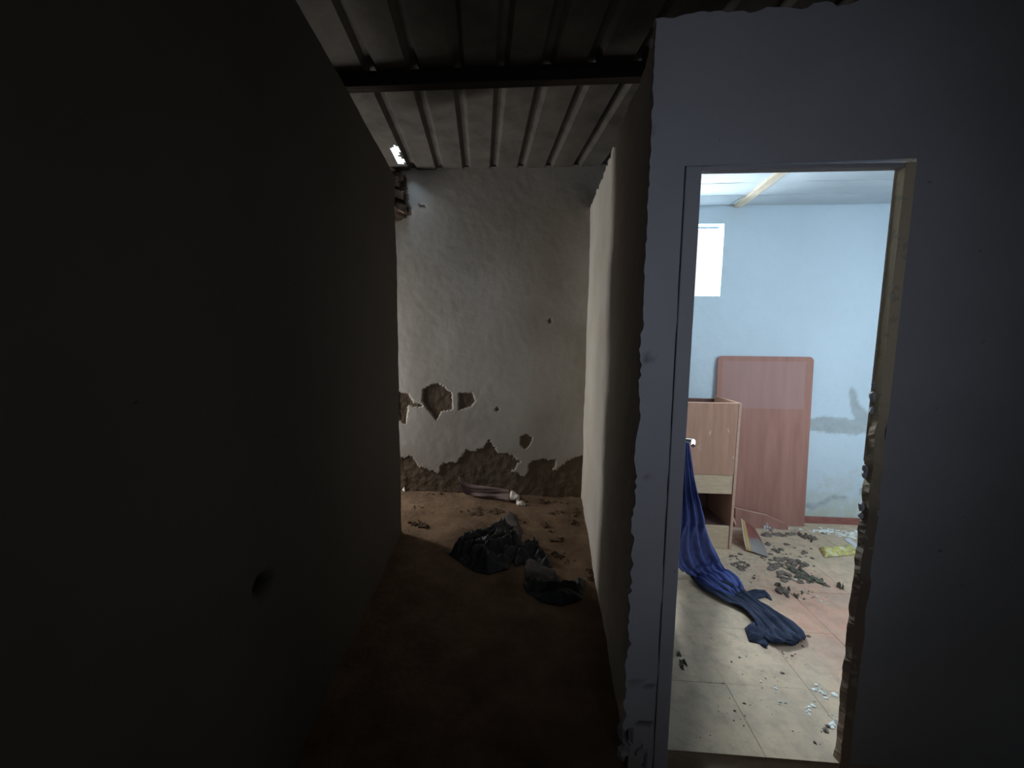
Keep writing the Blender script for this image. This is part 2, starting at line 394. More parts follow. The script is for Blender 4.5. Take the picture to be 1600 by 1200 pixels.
# normal must look to -x : build from far to near
Lq = Lp
pp2 = [([(Lq - u, z) for u, z in poly], d, j) for poly, d, j in pp]
wall('wall_right', PB, PA, -0.15, 2.6, 0.10, 0.022, M['corr'], ztop=lambda u: 2.67 + (2.37 - 2.67) * u / Lq, seed=8.2, amp=0.012, jag=0.02)

# wall with the doorway
dA = Vector((0.325, DY, 0)); dt = Vector((1, 0, 0)); dn = Vector((0, -1, 0))
def dwp(pts): return uz(dA, dt, dn, pts)
DP = [(dwp([(985, 1066), (1000, 1067), (1022, 1074), (1022, 1077), (1000, 1070), (985, 1070)]), 0.012, 0.001),
      (dwp([(994, 1129), (1020, 1131), (1020, 1134), (994, 1132)]), 0.012, 0.001),
      (dwp([(1008, 555), (1017, 562), (1010, 566)]), 0.010, 0.002),
      (dwp([(1011, 200), (1016, 200), (1016, 212), (1011, 212)]), 0.008, 0.002),
      (dwp([(1008, 740), (1016, 742), (1018, 748), (1009, 745)]), 0.003, 0.004),
      ([(0.0, -0.15), (0.10, -0.15), (0.06, 0.0), (0.0, 0.05)], 0.02, 0.02)]
wall('wall_front', (0.325, DY), (3.1, DY), -0.15, 2.37, 0.026, 0.016, M['door'],
     holes=[(OX0 - 0.05 - 0.325, OX1 + 0.03 - 0.325, -0.16, OZ + 0.012), (2.25 - 0.325, 2.95 - 0.325, 1.3, 2.25)], patches=DP, ztop=lambda u: 2.37 + 0.018 * u, seed=5.0, amp=0.003, endjag=0.014, jag=0.02)  # second hole is added, out of view, to let the south fill lamp in

# left wall, ends at a corner
LEN = 4.9
lA = LE; lB = LE - LDIR * LEN
lA3 = Vector((*lA, 0)); lt = (Vector((*lB, 0)) - lA3).normalized(); ln = Vector((lt.y, -lt.x, 0)) * 1.0
if ln.x < 0: ln = -ln
hole = uz(lA3, lt, ln, [(396, 922), (402, 903), (420, 894), (428, 902), (418, 922), (408, 934)])
# A->B chosen so that the face looks to +x
chk = Vector((lt.y, -lt.x, 0))
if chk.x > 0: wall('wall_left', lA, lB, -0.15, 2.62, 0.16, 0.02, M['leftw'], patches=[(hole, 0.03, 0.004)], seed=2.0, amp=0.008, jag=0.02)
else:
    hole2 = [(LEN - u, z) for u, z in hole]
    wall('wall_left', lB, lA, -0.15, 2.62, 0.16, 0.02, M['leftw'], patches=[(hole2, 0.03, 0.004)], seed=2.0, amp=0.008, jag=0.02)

# outer walls that close the building
wall('wall_west', (-2.5, -2.1), (-2.5, BY + 0.1), -0.15, 2.9, 0.12, 0.12, M['outer'], holes=[(5.51, 5.79, 0.35, 2.0)], ztop=lambda u: roofz(u - 2.1), seed=1, amp=0.004)
wall('wall_south', (3.2, -2.0), (-2.6, -2.0), -0.15, 2.77, 0.12, 0.15, M['outer'], holes=[(2.02, 2.58, 1.4, 2.1)], seed=1, amp=0.004)  # hole added behind the camera for the rear fill lamp
wall('wall_east', (3.06, RY + 0.1), (3.06, -2.1), -0.15, 2.9, 0.12, 0.12, M['room'], ztop=lambda u: roofz(RY + 0.1 - u), seed=4, amp=0.004)
# far wall of the room with its window
wall('wall_east', (0.62, 3.85), (0.62, RY + 0.13), -0.15, 2.60, 0.08, 0.1, M['outer'], seed=1)  # this unseen piece is added to stop window lamp light leaking into the corridor
rA = Vector((0.535, RY, 0)); WX0, WX1, WZ0, WZ1 = 0.62, 1.400, 1.80, 2.345
def rwp(pts): return uz(rA, dt, dn, pts)
RP = [(rwp([(1262, 655), (1290, 651), (1330, 656), (1352, 655), (1368, 662), (1366, 676), (1340, 680), (1300, 678), (1262, 672)]), 0.003, 0.006),
      (rwp([(1326, 612), (1330, 604), (1337, 612), (1342, 632), (1352, 642), (1364, 656), (1336, 658), (1330, 640)]), 0.003, 0.003),
      (rwp([(1255, 786), (1272, 788), (1288, 782), (1300, 774), (1322, 776), (1322, 780), (1300, 782), (1290, 790), (1272, 796), (1255, 793)]), 0.004, 0.006),
      (rwp([(1344, 762), (1349, 762), (1349, 772), (1345, 774)]), 0.004, 0.002)]
wall('wall_back', (0.535, RY), (3.1, RY), -0.15, 2.60, 0.14, 0.016, M['room'],
     holes=[(WX0 - 0.535, WX1 - 0.535, WZ0, WZ1)], patches=RP, seed=6.0, amp=0.006)

wall('wall_back', (0.60, BY), (3.1, BY), 2.601, roofz(BY) + 0.02, 0.10, 0.2, M['outer'], seed=6.0, amp=0.006)
box('ceiling', 0.56, 3.1, RY + 0.005, BY + 0.1, 2.60, 2.64, M['outer'], kind='structure')  # added unseen slab outside, keeps window lamp light out of the roof void
wall('wall_east', (2.0, DY - 0.001), (2.0, -2.1), -0.15, 2.9, 0.1, 0.12, M['outer'], ztop=lambda u: roofz(DY - u), seed=4, amp=0.004)
# roof: trapezoid sheeting with a hole at the eave
def roof():
    ang = radians(8.5); ca, sa = cos(ang), sin(ang); pitch = 0.25
    prof = [(0, 0), (0.02, 0), (0.04, 0), (0.06, 0), (0.08, 0), (0.10, 0), (0.125, 0.034), (0.155, 0.034), (0.18, 0), (0.20, 0), (0.225, 0)]
    lines = []
    k0 = -14
    for k in range(k0, 20):
        for a, h in prof: lines.append((k * pitch + a, h))
    hp = fz([(609, 231), (616, 225), (626, 232), (624, 244), (634, 250), (631, 260), (622, 256), (616, 246)], roofz(3.45))
    hx, hy = sum(p[0] for p in hp) / 8, sum(p[1] for p in hp) / 8
    ys = axis(-2.6, 3.0, 0.2) [:-1] + axis(3.0, 4.1, 0.02)
    vs = []
    for s, h in lines:
        for v in ys:
            x = s * ca - (v - 1.5) * sa; y = s * sa + (v - 1.5) * ca + 1.5
            vs.append((x, y, roofz(y) + h + 0.003 * fn(x * 2, y * 2)))
    nv = len(ys); fs = []
    for i in range(len(lines) - 1):
        for j in range(nv - 1):
            q = [i * nv + j, (i + 1) * nv + j, (i + 1) * nv + j + 1, i * nv + j + 1]
            cx = sum(vs[a][0] for a in q) / 4; cy = sum(vs[a][1] for a in q) / 4
            if polydist(np.array([cx]), np.array([cy]), hp)[0] > 0.012 * fn(cx * 30, cy * 30): continue
            fs.append(q)
    me = bpy.data.meshes.new('roof'); me.from_pydata(vs, [], fs); me.update()
    o = link('roof', me, M['roof'], kind='structure')
    md = o.modifiers.new('thickness', 'SOLIDIFY'); md.thickness = 0.004; md.offset = 1
    return hx, hy
hx, hy = roof()
BMY = onz(800, 138, 2.88).y
beam = box('beam', -2.5, 3.05, BMY - 0.06, BMY, roofz(BMY) - 0.085, roofz(BMY) - 0.004, M['beam'], kind='structure')
box('beam', -2.5, 3.05, 0.35, 0.41, roofz(0.38) - 0.085, roofz(0.38) - 0.004, M['beam'], kind='structure')

# room floor: slab with tiles
slab = box('floor', OX0 - 0.008, 3.05, DY + 0.01, RY + 0.02, -0.15, -0.0025, M['tile'], kind='structure', bev=0.0)
T = 0.335; TX = onz(1085, 980).x; TY = onz(1100, 979).y
rnd = random.Random(3)
def tile_mesh(seed):
    bm = bmesh.new(); g = 0.0005; box_bm(bm, g, T - g, g, T - g, -0.0125, 0)
    top = [e for e in bm.edges if all(v.co.z > -0.001 for v in e.verts)]
    bmesh.ops.bevel(bm, geom=top, offset=0.0006, segments=1, affect='EDGES')
    me = bpy.data.meshes.new('tile'); bm.to_mesh(me); bm.free(); me.materials.append(M['tile']); return me
tme = tile_mesh(0)
for i in range(-1, 8):
    for j in range(-2, 4):
        x = TX + i * T; y = TY + j * T
        if x + T < OX0 - 0.08 or x > 3.03 or y > RY - 0.01 or y + T < DY + 0.05: continue
        x1, y1 = min(x + T, 3.045), min(y + T, RY + 0.015); x0 = max(x, OX0 - 0.007); y0 = max(y, DY + 0.005)
        if j == -2 or (y0 > y): y0 = DY - 0.002
        o = bpy.data.objects.new('tile', tme); COL.objects.link(o); o.parent = slab
        o.location = (x0, y0, rnd.uniform(-0.0008, 0.0008)); o.scale = ((x1 - x0) / T, (y1 - y0) / T, 1)
        o.rotation_euler = (rnd.uniform(-1, 1) * 0.002, rnd.uniform(-1, 1) * 0.002, 0)
# ceiling boards, cover batten
ceil = empty('ceiling', (1.75, 2.2, 2.45)); ceil['kind'] = 'structure'
def cz(y): return 2.365 + (y - DY) * 0.062
s1 = onz(1150, 288, 2.44).y; s2 = onz(1150, 306, 2.46).y
ysm = [DY + 0.04, 1.75, 2.15, s1, s2, RY - 0.005]
bx = onz(1180, 298, 2.45).x
b0, b1 = onz(1148, 325, 2.475), onz(1212, 272, 2.44)
for a, b in zip(ysm[:-1], ysm[1:]):
    for x0, x1 in ((0.455, bx), (bx, 3.05)):
        bm = bmesh.new(); g = 0.004; nx = 10; nyy = 3; row = []
        for i in range(nx + 1):
            for j in range(nyy + 1):
                x = x0 + g + (x1 - x0 - 2 * g) * i / nx; y = a + g + (b - a - 2 * g) * j / nyy
                sag = -0.012 * sin(pi * i / nx) * (0.4 + 0.6 * abs(fn(x, y * 3)))
                row.append(bm.verts.new((x, y, cz(y) + sag + 0.008 * fn(x * 2, y * 4, a))))
        for i in range(nx):
            for j in range(nyy):
                q = i * (nyy + 1) + j; bm.faces.new((row[q], row[q + 1], row[q + nyy + 2], row[q + nyy + 1]))
        me = bpy.data.meshes.new('ceiling_board'); bm.to_mesh(me); bm.free()
        o = link('ceiling_board', me, M['ceil']); md = o.modifiers.new('t', 'SOLIDIFY'); md.thickness = 0.008; md.offset = -1
        reparent(ceil, o)
dirb = Vector((b1.x - b0.x, b1.y - b0.y, 0)).normalized(); side = Vector((dirb.y, -dirb.x, 0)) * 0.028
bm = bmesh.new(); p0 = Vector((b0.x, RY - 0.004, 0)); p1 = p0 + dirb * ((RY - DY - 0.05) / abs(dirb.y))
vv = []
for p in (p0, p1):
    for sg, dz in ((1, -0.022), (-1, -0.022), (-1, 0.0), (1, 0.0)):
        q = p + side * sg; vv.append(bm.verts.new((q.x, q.y, cz(q.y) + dz)))
for f in ((0, 1, 2, 3), (7, 6, 5, 4), (0, 4, 5, 1), (1, 5, 6, 2), (2, 6, 7, 3), (3, 7, 4, 0)): bm.faces.new([vv[i] for i in f])
bmesh.ops.recalc_face_normals(bm, faces=bm.faces)
me = bpy.data.meshes.new('batten'); bm.to_mesh(me); bm.free(); o = link('batten', me, M['batten']); reparent(ceil, o)

# skirting
box('baseboard_back', 2.0, 3.05, RY - 0.016, RY + 0.004, 0.0, 0.052, M['redbase'], kind='structure')
box('baseboard_back', 0.46, 2.0, RY - 0.016, RY + 0.004, 0.0, 0.052, M['redbase'], kind='structure')
box('baseboard_east', 3.04, 3.062, DY + 0.05, RY - 0.017, 0.0, 0.052, M['redbase'], kind='structure')

# room windows: rough reveal with remains of a thin frame
def window(name, c, parts):
    e = empty(name, c); e['kind'] = 'structure'
    for p in parts: reparent(e, p)
window('window_1', ((WX0 + WX1) / 2, RY + 0.06, WZ0), [
    box('frame', WX0, WX1, RY + 0.09, RY + 0.11, WZ1 - 0.012, WZ1, M['framepaint']),
    box('sill', WX0, WX1, RY + 0.01, RY + 0.13, WZ0 - 0.008, WZ0 + 0.004, M['room'])])

# ------------------------------------------------------------------ door frame, leaf
def rough_post(name, x0, x1, y0, y1, z0, z1, mat, amp, seed, parent):
    bm = bmesh.new(); box_bm(bm, x0, x1, y0, y1, z0, z1)
    long = [e for e in bm.edges if abs(e.verts[0].co.z - e.verts[1].co.z) > 0.5]
    bmesh.ops.subdivide_edges(bm, edges=long, cuts=150, use_grid_fill=True)
    for v in bm.verts:
        k = fn(v.co.x * 9 + seed, v.co.y * 30, v.co.z * 17, 3) * amp * (0.12 if v.co.z > 1.25 else 1.0)
        v.co.x += k * 1.0; v.co.y += k * 0.3
    me = bpy.data.meshes.new(name); bm.to_mesh(me); bm.free(); o = link(name, me, mat); reparent(parent, o); return o
def jamb_mat():
    m, t, b = nt('jamb_worn', 0.9, 0.15); p = pos(t); s = t.nodes.new('ShaderNodeSeparateXYZ'); t.links.new(p, s.inputs[0])
    n = nz(t, p, 10, 5); a = t.nodes.new('ShaderNodeMath'); a.operation = 'MULTIPLY_ADD'; t.links.new(n, a.inputs[0]); a.inputs[1].default_value = 0.5; t.links.new(s.outputs[2], a.inputs[2])
    c = ramp(t, a.outputs[0], [(0.30, (0.40, 0.31, 0.24)), (0.9, (0.26, 0.19, 0.15)), (1.0, (0.30, 0.25, 0.19))])
    up = t.nodes.new('ShaderNodeMath'); up.operation = 'SUBTRACT'; t.links.new(a.outputs[0], up.inputs[0]); up.inputs[1].default_value = 1.1
    c = mix(t, ramp(t, up.outputs[0], [(0.0, (0, 0, 0)), (0.4, (1, 1, 1))]), c, (0.74, 0.62, 0.44))
    w2 = nz(t, p, 24, 2)
    wm = ramp(t, w2, [(0.60, (0, 0, 0)), (0.63, (0.6,) * 3)])
    c = mix(t, wm, c, (0.50, 0.46, 0.36)); seti(t, b, c); bump(t, b, n, 0.6, 0.01); return m
M['jamb'] = jamb_mat()
fr = empty('trim_1', ((OX0 + OX1) / 2, DY, 0)); fr['kind'] = 'structure'; fr['label'] = 'worn timber door frame around the lit doorway'
for nm, a in (('jamb', (OX0 - 0.046, OX0, DY - 0.004, DY + 0.045, -0.10, OZ + 0.012)),
              ('head', (OX0 - 0.0, OX1 - 0.0, DY - 0.002, DY + 0.026, OZ, OZ + 0.012))):
    o = box(nm, *a, M['door'], bev=0.002); reparent(fr, o)
rough_post('jamb', OX1, OX1 + 0.030, DY - 0.003, DY + 0.024, -0.10, OZ + 0.012, M['jamb'], 0.008, 4.0, fr)
o = box('door_stop', OX1 - 0.004, OX1 + 0.02, DY + 0.024, DY + 0.030, 1.05, OZ + 0.005, M['batten']); reparent(fr, o)
# bits of mortar left on the lower part of the frame
for k, (px, py, s) in enumerate([(1364, 730, .010), (1362, 740, .008), (1361, 760, .007), (1357, 790, .009), (1356, 803, .007), (1376, 640, .009), (1378, 620, .010), (1380, 600, .008)]):
    P = onp(px, py, (OX1, 0, 0), (1, 0, 0)) if False else ony(px, py, DY + 0.03)
    bm = bmesh.new(); bmesh.ops.create_icosphere(bm, subdivisions=2, radius=s)
    for v in bm.verts: v.co *= 1 + 0.5 * fn(v.co.x * 90 + k, v.co.y * 90, v.co.z * 90); v.co.z *= 1.7
    bmesh.ops.translate(bm, vec=(OX1 + 0.002, DY + 0.022, P.z), verts=bm.verts)
    me = bpy.data.meshes.new('mortar_lump'); bm.to_mesh(me); bm.free(); o = link('mortar_lump', me, M['paper']); reparent(fr, o)

hing = Vector((OX0 - 0.004, DY + 0.048)); tip = ony(1068, 683, 1.87); tipv = Vector((tip.x, tip.y))
ld = (tipv - hing).normalized(); ll = 0.63
dm = Matrix.Translation((hing.x, hing.y, 0)) @ Matrix(((ld.x, ld.y, 0, 0), (ld.y, -ld.x, 0, 0), (0, 0, -1, 0), (0, 0, 0, 1)))
# local: x along the leaf, y to its right-hand face, z up (mirrored pair keeps handedness)
dm = Matrix.Translation((hing.x, hing.y, 0)) @ Matrix(((ld.x, ld.y, 0, 0), (ld.y, -ld.x, 0, 0), (0, 0, 1, 0), (0, 0, 0, 1)))
def dbox(nm, a, mat, bev=0.002):
    bm = bmesh.new(); box_bm(bm, *a, mtx=dm); bmesh.ops.recalc_face_normals(bm, faces=bm.faces)
    bmesh.ops.bevel(bm, geom=list(bm.edges), offset=bev, segments=2, affect='EDGES')
    me = bpy.data.meshes.new(nm); bm.to_mesh(me); bm.free(); return link(nm, me, mat)
leaf = empty('door_1', (hing.x, hing.y, 0.01)); leaf['kind'] = 'structure'; leaf['label'] = 'dark door leaf standing open into the room'
dl = dbox('door_leaf', (0, ll, -0.036, 0, 0.012, OZ - 0.02), M['leaf']); reparent(leaf, dl)
hz = ony(1075, 684, 1.87).z
rose = dbox('rose', (ll - 0.075, ll - 0.045, 0, 0.006, hz - 0.07, hz + 0.05), M['chrome']); reparent(leaf, rose)
neck = dbox('spindle', (ll - 0.067, ll - 0.053, 0.004, 0.05, hz - 0.007, hz + 0.007), M['chrome'], 0.003)
lever = dbox('handle', (ll - 0.16, ll - 0.052, 0.036, 0.052, hz - 0.008, hz + 0.008), M['chrome'], 0.004)
reparent(leaf, neck, lever)

# ------------------------------------------------------------------ cabinet
CY = 2.66; tr = ony(1159, 630, CY); ct = tr.z; cx1 = tr.x; cx0 = cx1 - 0.62
cb = Vector((cx1, 3.04))
zr0 = ony(1120, 772, CY).z; zr1 = ony(1120, 742, CY).z; zb = ony(1120, 822, CY).z
cab = empty('cabinet', ((cx0 + cx1) / 2, CY + 0.18, 0.0))
tag(cab, 'scuffed brown laminate cabinet without its top, behind the blue cloth', 'cabinet')
th = 0.018
prt = [box('side_panel', cx1 - th, cx1, CY, 3.03, 0.001, ct, M['lam']), box('side_panel', cx0, cx0 + th, CY, 3.03, 0.001, ct, M['lam']),
       box('back_panel', cx0 + th, cx1 - th, 3.02, 3.03, 0.001, ct - 0.02, M['inside']),
       box('front_panel', cx0 + th, cx1 - th, CY - 0.002, CY + 0.014, zr1, ct - 0.004, M['lam']),
       box('rail', cx0 + th, cx1 - th, CY + 0.004, CY + 0.020, zr0, zr1 - 0.001, M['lamlight']),
       box('bottom_panel', cx0 + th, cx1 - th, CY + 0.004, CY + 0.020, 0.001, zb, M['lamlight']),
       box('shelf', cx0 + th, cx1 - th, CY + 0.02, 3.02, zb - 0.03, zb - 0.014, M['inside']),
       box('shelf', cx0 + th, cx1 - th, CY + 0.02, 3.02, zr0 + 0.03, zr0 + 0.045, M['inside']),
       box('edge_strip', cx1 - th + 0.001, cx1 + 0.0, CY - 0.003, CY - 0.0005, 0.001, ct, M['edge'], bev=0.0005),
       box('edge_strip', cx0 + th, cx1 - th, CY - 0.002, CY + 0.0145, ct - 0.004, ct - 0.001, M['edge'], bev=0.0005)]
reparent(cab, *prt)
def scuffs(items):
    for (a, b, wd) in items:
        p, q = ony(*a, CY - 0.004), ony(*b, CY - 0.004); d = (q - p).normalized(); s = Vector((d.z, 0, -d.x)) * wd
        bm = bmesh.new(); vs = [bm.verts.new(c + Vector((0, e, 0))) for e in (0, 0.0015) for c in (p, p.lerp(q, .4) + s, q, p.lerp(q, .6) - s)]
        for f in ((0, 1, 2, 3), (7, 6, 5, 4), (0, 4, 5, 1), (1, 5, 6, 2), (2, 6, 7, 3), (3, 7, 4, 0)): bm.faces.new([vs[i] for i in f])
        bmesh.ops.recalc_face_normals(bm, faces=bm.faces)
        me = bpy.data.meshes.new('scuff'); bm.to_mesh(me); bm.free(); o = link('scuff', me, M['scuff']); reparent(cab, o)
scuffs([((1108, 681), (1111, 672), .004), ((1088, 696), (1097, 705), .002), ((1091, 700), (1096, 694), .0015), ((1139, 677), (1137, 668), .003), ((1145, 713), (1147, 717), .003)])
st = [ony(1142, 801, 2.74), ony(1149, 823, 2.72)]; st[1].z = zb - 0.010
bm = bmesh.new()
def stick(bm, p, q, r, n=6):
    d = (q - p).normalized(); a = d.orthogonal().normalized(); b = d.cross(a); R = []
    for c in (p, q): R.append([bm.verts.new(c + (a * cos(2 * pi * k / n) + b * sin(2 * pi * k / n)) * r) for k in range(n)])
    for k in range(n): bm.faces.new((R[0][k], R[0][(k + 1) % n], R[1][(k + 1) % n], R[1][k]))
    bm.faces.new(R[0][::-1]); bm.faces.new(R[1])
stick(bm, st[0], st[1], 0.006)
me = bpy.data.meshes.new('loose_strip'); bm.to_mesh(me); bm.free()
reparent(cab, link('loose_strip', me, M['edge']))

# tall board with rounded top corners leaning on the wall
def rounded_board(name, w_, h_, r, th, mat):
    pts = [(0, 0), (w_, 0)]
    for k in range(7): a = pi / 2 * k / 6; pts.append((w_ - r + r * cos(a), h_ - r + r * sin(a)))
    for k in range(7): a = pi / 2 + pi / 2 * k / 6; pts.append((r + r * cos(a), h_ - r + r * sin(a)))
    bm = bmesh.new(); f = [bm.verts.new((x, 0, z)) for x, z in pts]; g = [bm.verts.new((x, th, z)) for x, z in pts]
    bm.faces.new(f); bm.faces.new(g[::-1])
    for i in range(len(f)): j = (i + 1) % len(f); bm.faces.new((f[i], g[i], g[j], f[j]))
    bmesh.ops.recalc_face_normals(bm, faces=bm.faces)
    me = bpy.data.meshes.new(name); bm.to_mesh(me); bm.free(); return link(name, me, mat)
tl, trr, brr = ony(1123, 556, RY - 0.03), ony(1273, 557, RY - 0.03), onz(1257, 827, 0.0)
bd = rounded_board('wooden_board', trr.x - tl.x, tl.z + 0.0, 0.035, 0.016, M['board'])
bd.location = (tl.x, RY - 0.085, 0.002); bd.rotation_euler = (-atan(0.06 / tl.z), 0, 0)
bd.rotation_euler.y = 0.0
tag(bd, 'tall reddish brown board with rounded top corners leaning against the far wall', 'board')
# broken strip of board lying in front of it
bp = [ony(x, y, 3.00) for x, y in ((1150, 795), (1168, 799), (1200, 806), (1226, 818), (1232, 824))]
bm = bmesh.new(); F1 = []; 
for e in (0, 0.024):
    top = [bm.verts.new((p.x, p.y + e + 0.05 * p.z, p.z)) for p in bp]; bot = [bm.verts.new((p.x, p.y + e, 0.002)) for p in bp]; F1.append((top, bot))
(t0, q0), (t1, q1) = F1
for i in range(4):
    bm.faces.new((q0[i], q0[i + 1], t0[i + 1], t0[i])); bm.faces.new((q1[i + 1], q1[i], t1[i], t1[i + 1]))
    bm.faces.new((t0[i], t0[i + 1], t1[i + 1], t1[i])); bm.faces.new((q0[i + 1], q0[i], q1[i], q1[i + 1]))
bm.faces.new((q0[0], t0[0], t1[0], q1[0])); bm.faces.new((q0[4], q1[4], t1[4], t0[4]))
bmesh.ops.recalc_face_normals(bm, faces=bm.faces)
me = bpy.data.meshes.new('broken_board'); bm.to_mesh(me); bm.free(); o = link('broken_board', me, M['board'])
me.materials.append(M['edge'])
for f in me.polygons:
    if f.normal.z > 0.6: f.material_index = 1
tag(o, 'low broken strip of brown board at the foot of the tall board', 'board')

# ------------------------------------------------------------------ draped sheets from stations
def drape(name, st, nu, nv, mat, amp, freq, seed=0, smooth=True):
    """st: list of (left point, right point); a folded cloth is lofted through them"""
    L = [Vector(a) for a, b in st]; R = [Vector(b) for a, b in st]; n = len(st)
    def cat(P, t):
        i = min(int(t), n - 2); f = t - i
        p0, p1, p2, p3 = P[max(i - 1, 0)], P[i], P[i + 1], P[min(i + 2, n - 1)]
        return 0.5 * ((2 * p1) + (p2 - p0) * f + (2 * p0 - 5 * p1 + 4 * p2 - p3) * f * f + (3 * p1 - p0 - 3 * p2 + p3) * f ** 3)
    vs = []; uvs = []
    for j in range(nv + 1):
        t = (n - 1) * j / nv; a, b = cat(L, t), cat(R, t); t2 = min(n - 1, t + 0.05); t1 = max(0, t - 0.05)
        dn_ = (cat(L, t2) + cat(R, t2) - cat(L, t1) - cat(R, t1)); ac = (b - a); nn = ac.cross(dn_).normalized()
        if nn.y > 0.2 and abs(nn.z) < 0.5: nn = -nn
        if nn.z < 0 and abs(nn.z) >= 0.5: nn = -nn
        wdt = ac.length
        for i in range(nu + 1):
            s = i / nu; p = a.lerp(b, s)
            ph = s * freq * 2 * pi + 0.8 * sin(t * 1.3 + seed)
            k = (sin(ph) * 0.6 + 0.4 * sin(ph * 1.9 + t * 2.1 + seed)) + 0.7 * fn(s * 7 + seed, t * 0.8, 3)
            k = k * amp * min(1, wdt / 0.1)
            q = p + nn * (k + amp); vs.append(tuple(q))
            uvs.append((s, j / nv, 0))
    fs = [(j * (nu + 1) + i, j * (nu + 1) + i + 1, (j + 1) * (nu + 1) + i + 1, (j + 1) * (nu + 1) + i) for j in range(nv) for i in range(nu)]
    c = Vector(L[-1]); vs = [tuple(Vector(v) - c) for v in vs]
    me = bpy.data.meshes.new(name); me.from_pydata(vs, [], fs); me.update()
    at = me.attributes.new('uvc', 'FLOAT_VECTOR', 'POINT'); at.data.foreach_set('vector', np.array(uvs, dtype=np.float32).ravel())
    o = link(name, me, mat, smooth=smooth); o.location = c
    md = o.modifiers.new('thickness', 'SOLIDIFY'); md.thickness = 0.0025
    return o
def ground(x, y, z=0.008): return onz(x, y, z)
bl = [(ony(1066, 688, 1.86), ony(1075, 689, 1.86)), (ony(1062, 720, 1.88), ony(1079, 720, 1.88)), (ony(1058, 760, 1.92), ony(1086, 760, 1.92)),
      (ony(1055, 812, 1.97), ony(1097, 808, 1.99)), (ony(1053, 826, 1.98), ony(1100, 822, 2.01)), (ony(1050, 850, 2.02), ony(1108, 842, 2.09)),
      (ony(1056, 880, 2.12), ony(1118, 862, 2.20)), (ground(1078, 898, .03), ony(1130, 884, 2.26)), (ground(1100, 915, .02), ground(1148, 902, .05)),
      (ground(1128, 930), ground(1158, 912, .03)), (ground(1140, 936), ground(1162, 926, .01))]
o = drape('blue_cloth', bl, 44, 90, M['blue'], 0.013, 3.5, 1)
tag(o, 'long royal blue cloth hanging from the door handle to the floor', 'cloth')
nv_ = [(ground(1078, 903, .012), ground(1092, 893, .02)), (ground(1098, 922), ground(1118, 908, .02)), (ground(1128, 940), ground(1158, 922, .015)),
       (ground(1158, 953), ground(1180, 938)), (ground(1175, 970), ground(1203, 952)), (ground(1186, 988), ground(1228, 968)), (ground(1200, 1003), ground(1250, 986)), (ground(1222, 1010), ground(1259, 997)), (ground(1240, 1009), ground(1256, 1003))]
o = drape('navy_cloth', nv_, 36, 80, M['navy'], 0.013, 3.6, 4)
tag(o, 'dusty navy cloth trailing over the tiles from under the blue cloth', 'cloth')
o2 = heap('hem', fz([(1163, 983), (1172, 975), (1186, 978), (1200, 980), (1212, 992), (1216, 1006), (1203, 1003), (1196, 1015), (1186, 1006), (1170, 1003)], 0), 0.0, 0.035, 0.008, M['navy'], 3.3, parent=o, zoff=0.004, freq=20, falloff=0.02, ridged=0.7)
o = heap('navy_rag', fz([(1163, 926), (1176, 922), (1195, 923), (1202, 930), (1207, 940), (1196, 934), (1180, 938), (1164, 933)], 0), 0.0, 0.022, 0.007, M['navy'], 7.3, zoff=0.004, freq=16, falloff=0.02, ridged=0.6)
tag(o, 'small slate blue rag lying beside the navy cloth', 'cloth')

# corridor rags
o = heap('black_garment', fz([(700, 866), (722, 852), (760, 838), (788, 816), (797, 822), (797, 842), (816, 846), (820, 862), (800, 878), (795, 890), (762, 899), (738, 893), (716, 876)], ZC), ZC, 0.15, 0.009, M['black'], 2.2, zoff=0.008, freq=13, falloff=0.07, ridged=0.75, ang=0.6)
tag(o, 'crumpled black garment on the dirt floor, nearest the left wall', 'garment')
o = heap('grey_rag', fz([(785, 812), (795, 800), (806, 806), (817, 835), (816, 846), (800, 845), (797, 822)], ZC), ZC, 0.035, 0.01, M['greyrag'], 5.2, zoff=0.006, freq=10, falloff=0.03, ridged=0.6)
tag(o, 'dull grey rag sticking out behind the crumpled black garment', 'cloth')
o = heap('black_rag', fz([(800, 878), (812, 862), (822, 853), (836, 850), (846, 858), (850, 870), (862, 880), (862, 888), (845, 888), (832, 876), (818, 880), (806, 888)], ZC), ZC, 0.11, 0.008, M['black'], 9.2, zoff=0.008, freq=16, falloff=0.04, ridged=0.7)
tag(o, 'black rag looping to the right of the crumpled garment', 'cloth')
o = heap('brown_rag', fz([(818, 878), (826, 870), (836, 880), (850, 890), (872, 900), (876, 912), (840, 914), (822, 908)], ZC), ZC, 0.05, 0.01, M['greyrag'], 1.7, zoff=0.006, freq=9, falloff=0.03, ridged=0.6, ang=-0.6)
tag(o, 'thin grey brown rag between the two black rags', 'cloth')
o = heap('black_sack', fz([(816, 912), (840, 914), (868, 912), (895, 911), (904, 903), (914, 908), (915, 924), (908, 940), (880, 948), (845, 942), (822, 928)], ZC), ZC, 0.09, 0.010, M['black'], 6.1, zoff=0.008, freq=13, falloff=0.05, ridged=0.7)
tag(o, 'black cloth lying nearest the partition wall in the corridor', 'cloth')
pk = [(ony(716, 744, 3.66), ony(722, 768, 3.63)), (ony(732, 755, 3.64), onz(730, 772, ZC + .02)), (ony(755, 759, 3.62), onz(752, 776, ZC + .02)), (ony(780, 762, 3.60), onz(776, 778, ZC + .02)), (ony(797, 766, 3.58), onz(797, 784, ZC + .02))]
o = drape('pink_cloth', pk, 16, 40, M['pink'], 0.010, 1.5, 2)
tag(o, 'dirty pink cloth strip at the foot of the peeling corridor wall', 'cloth')
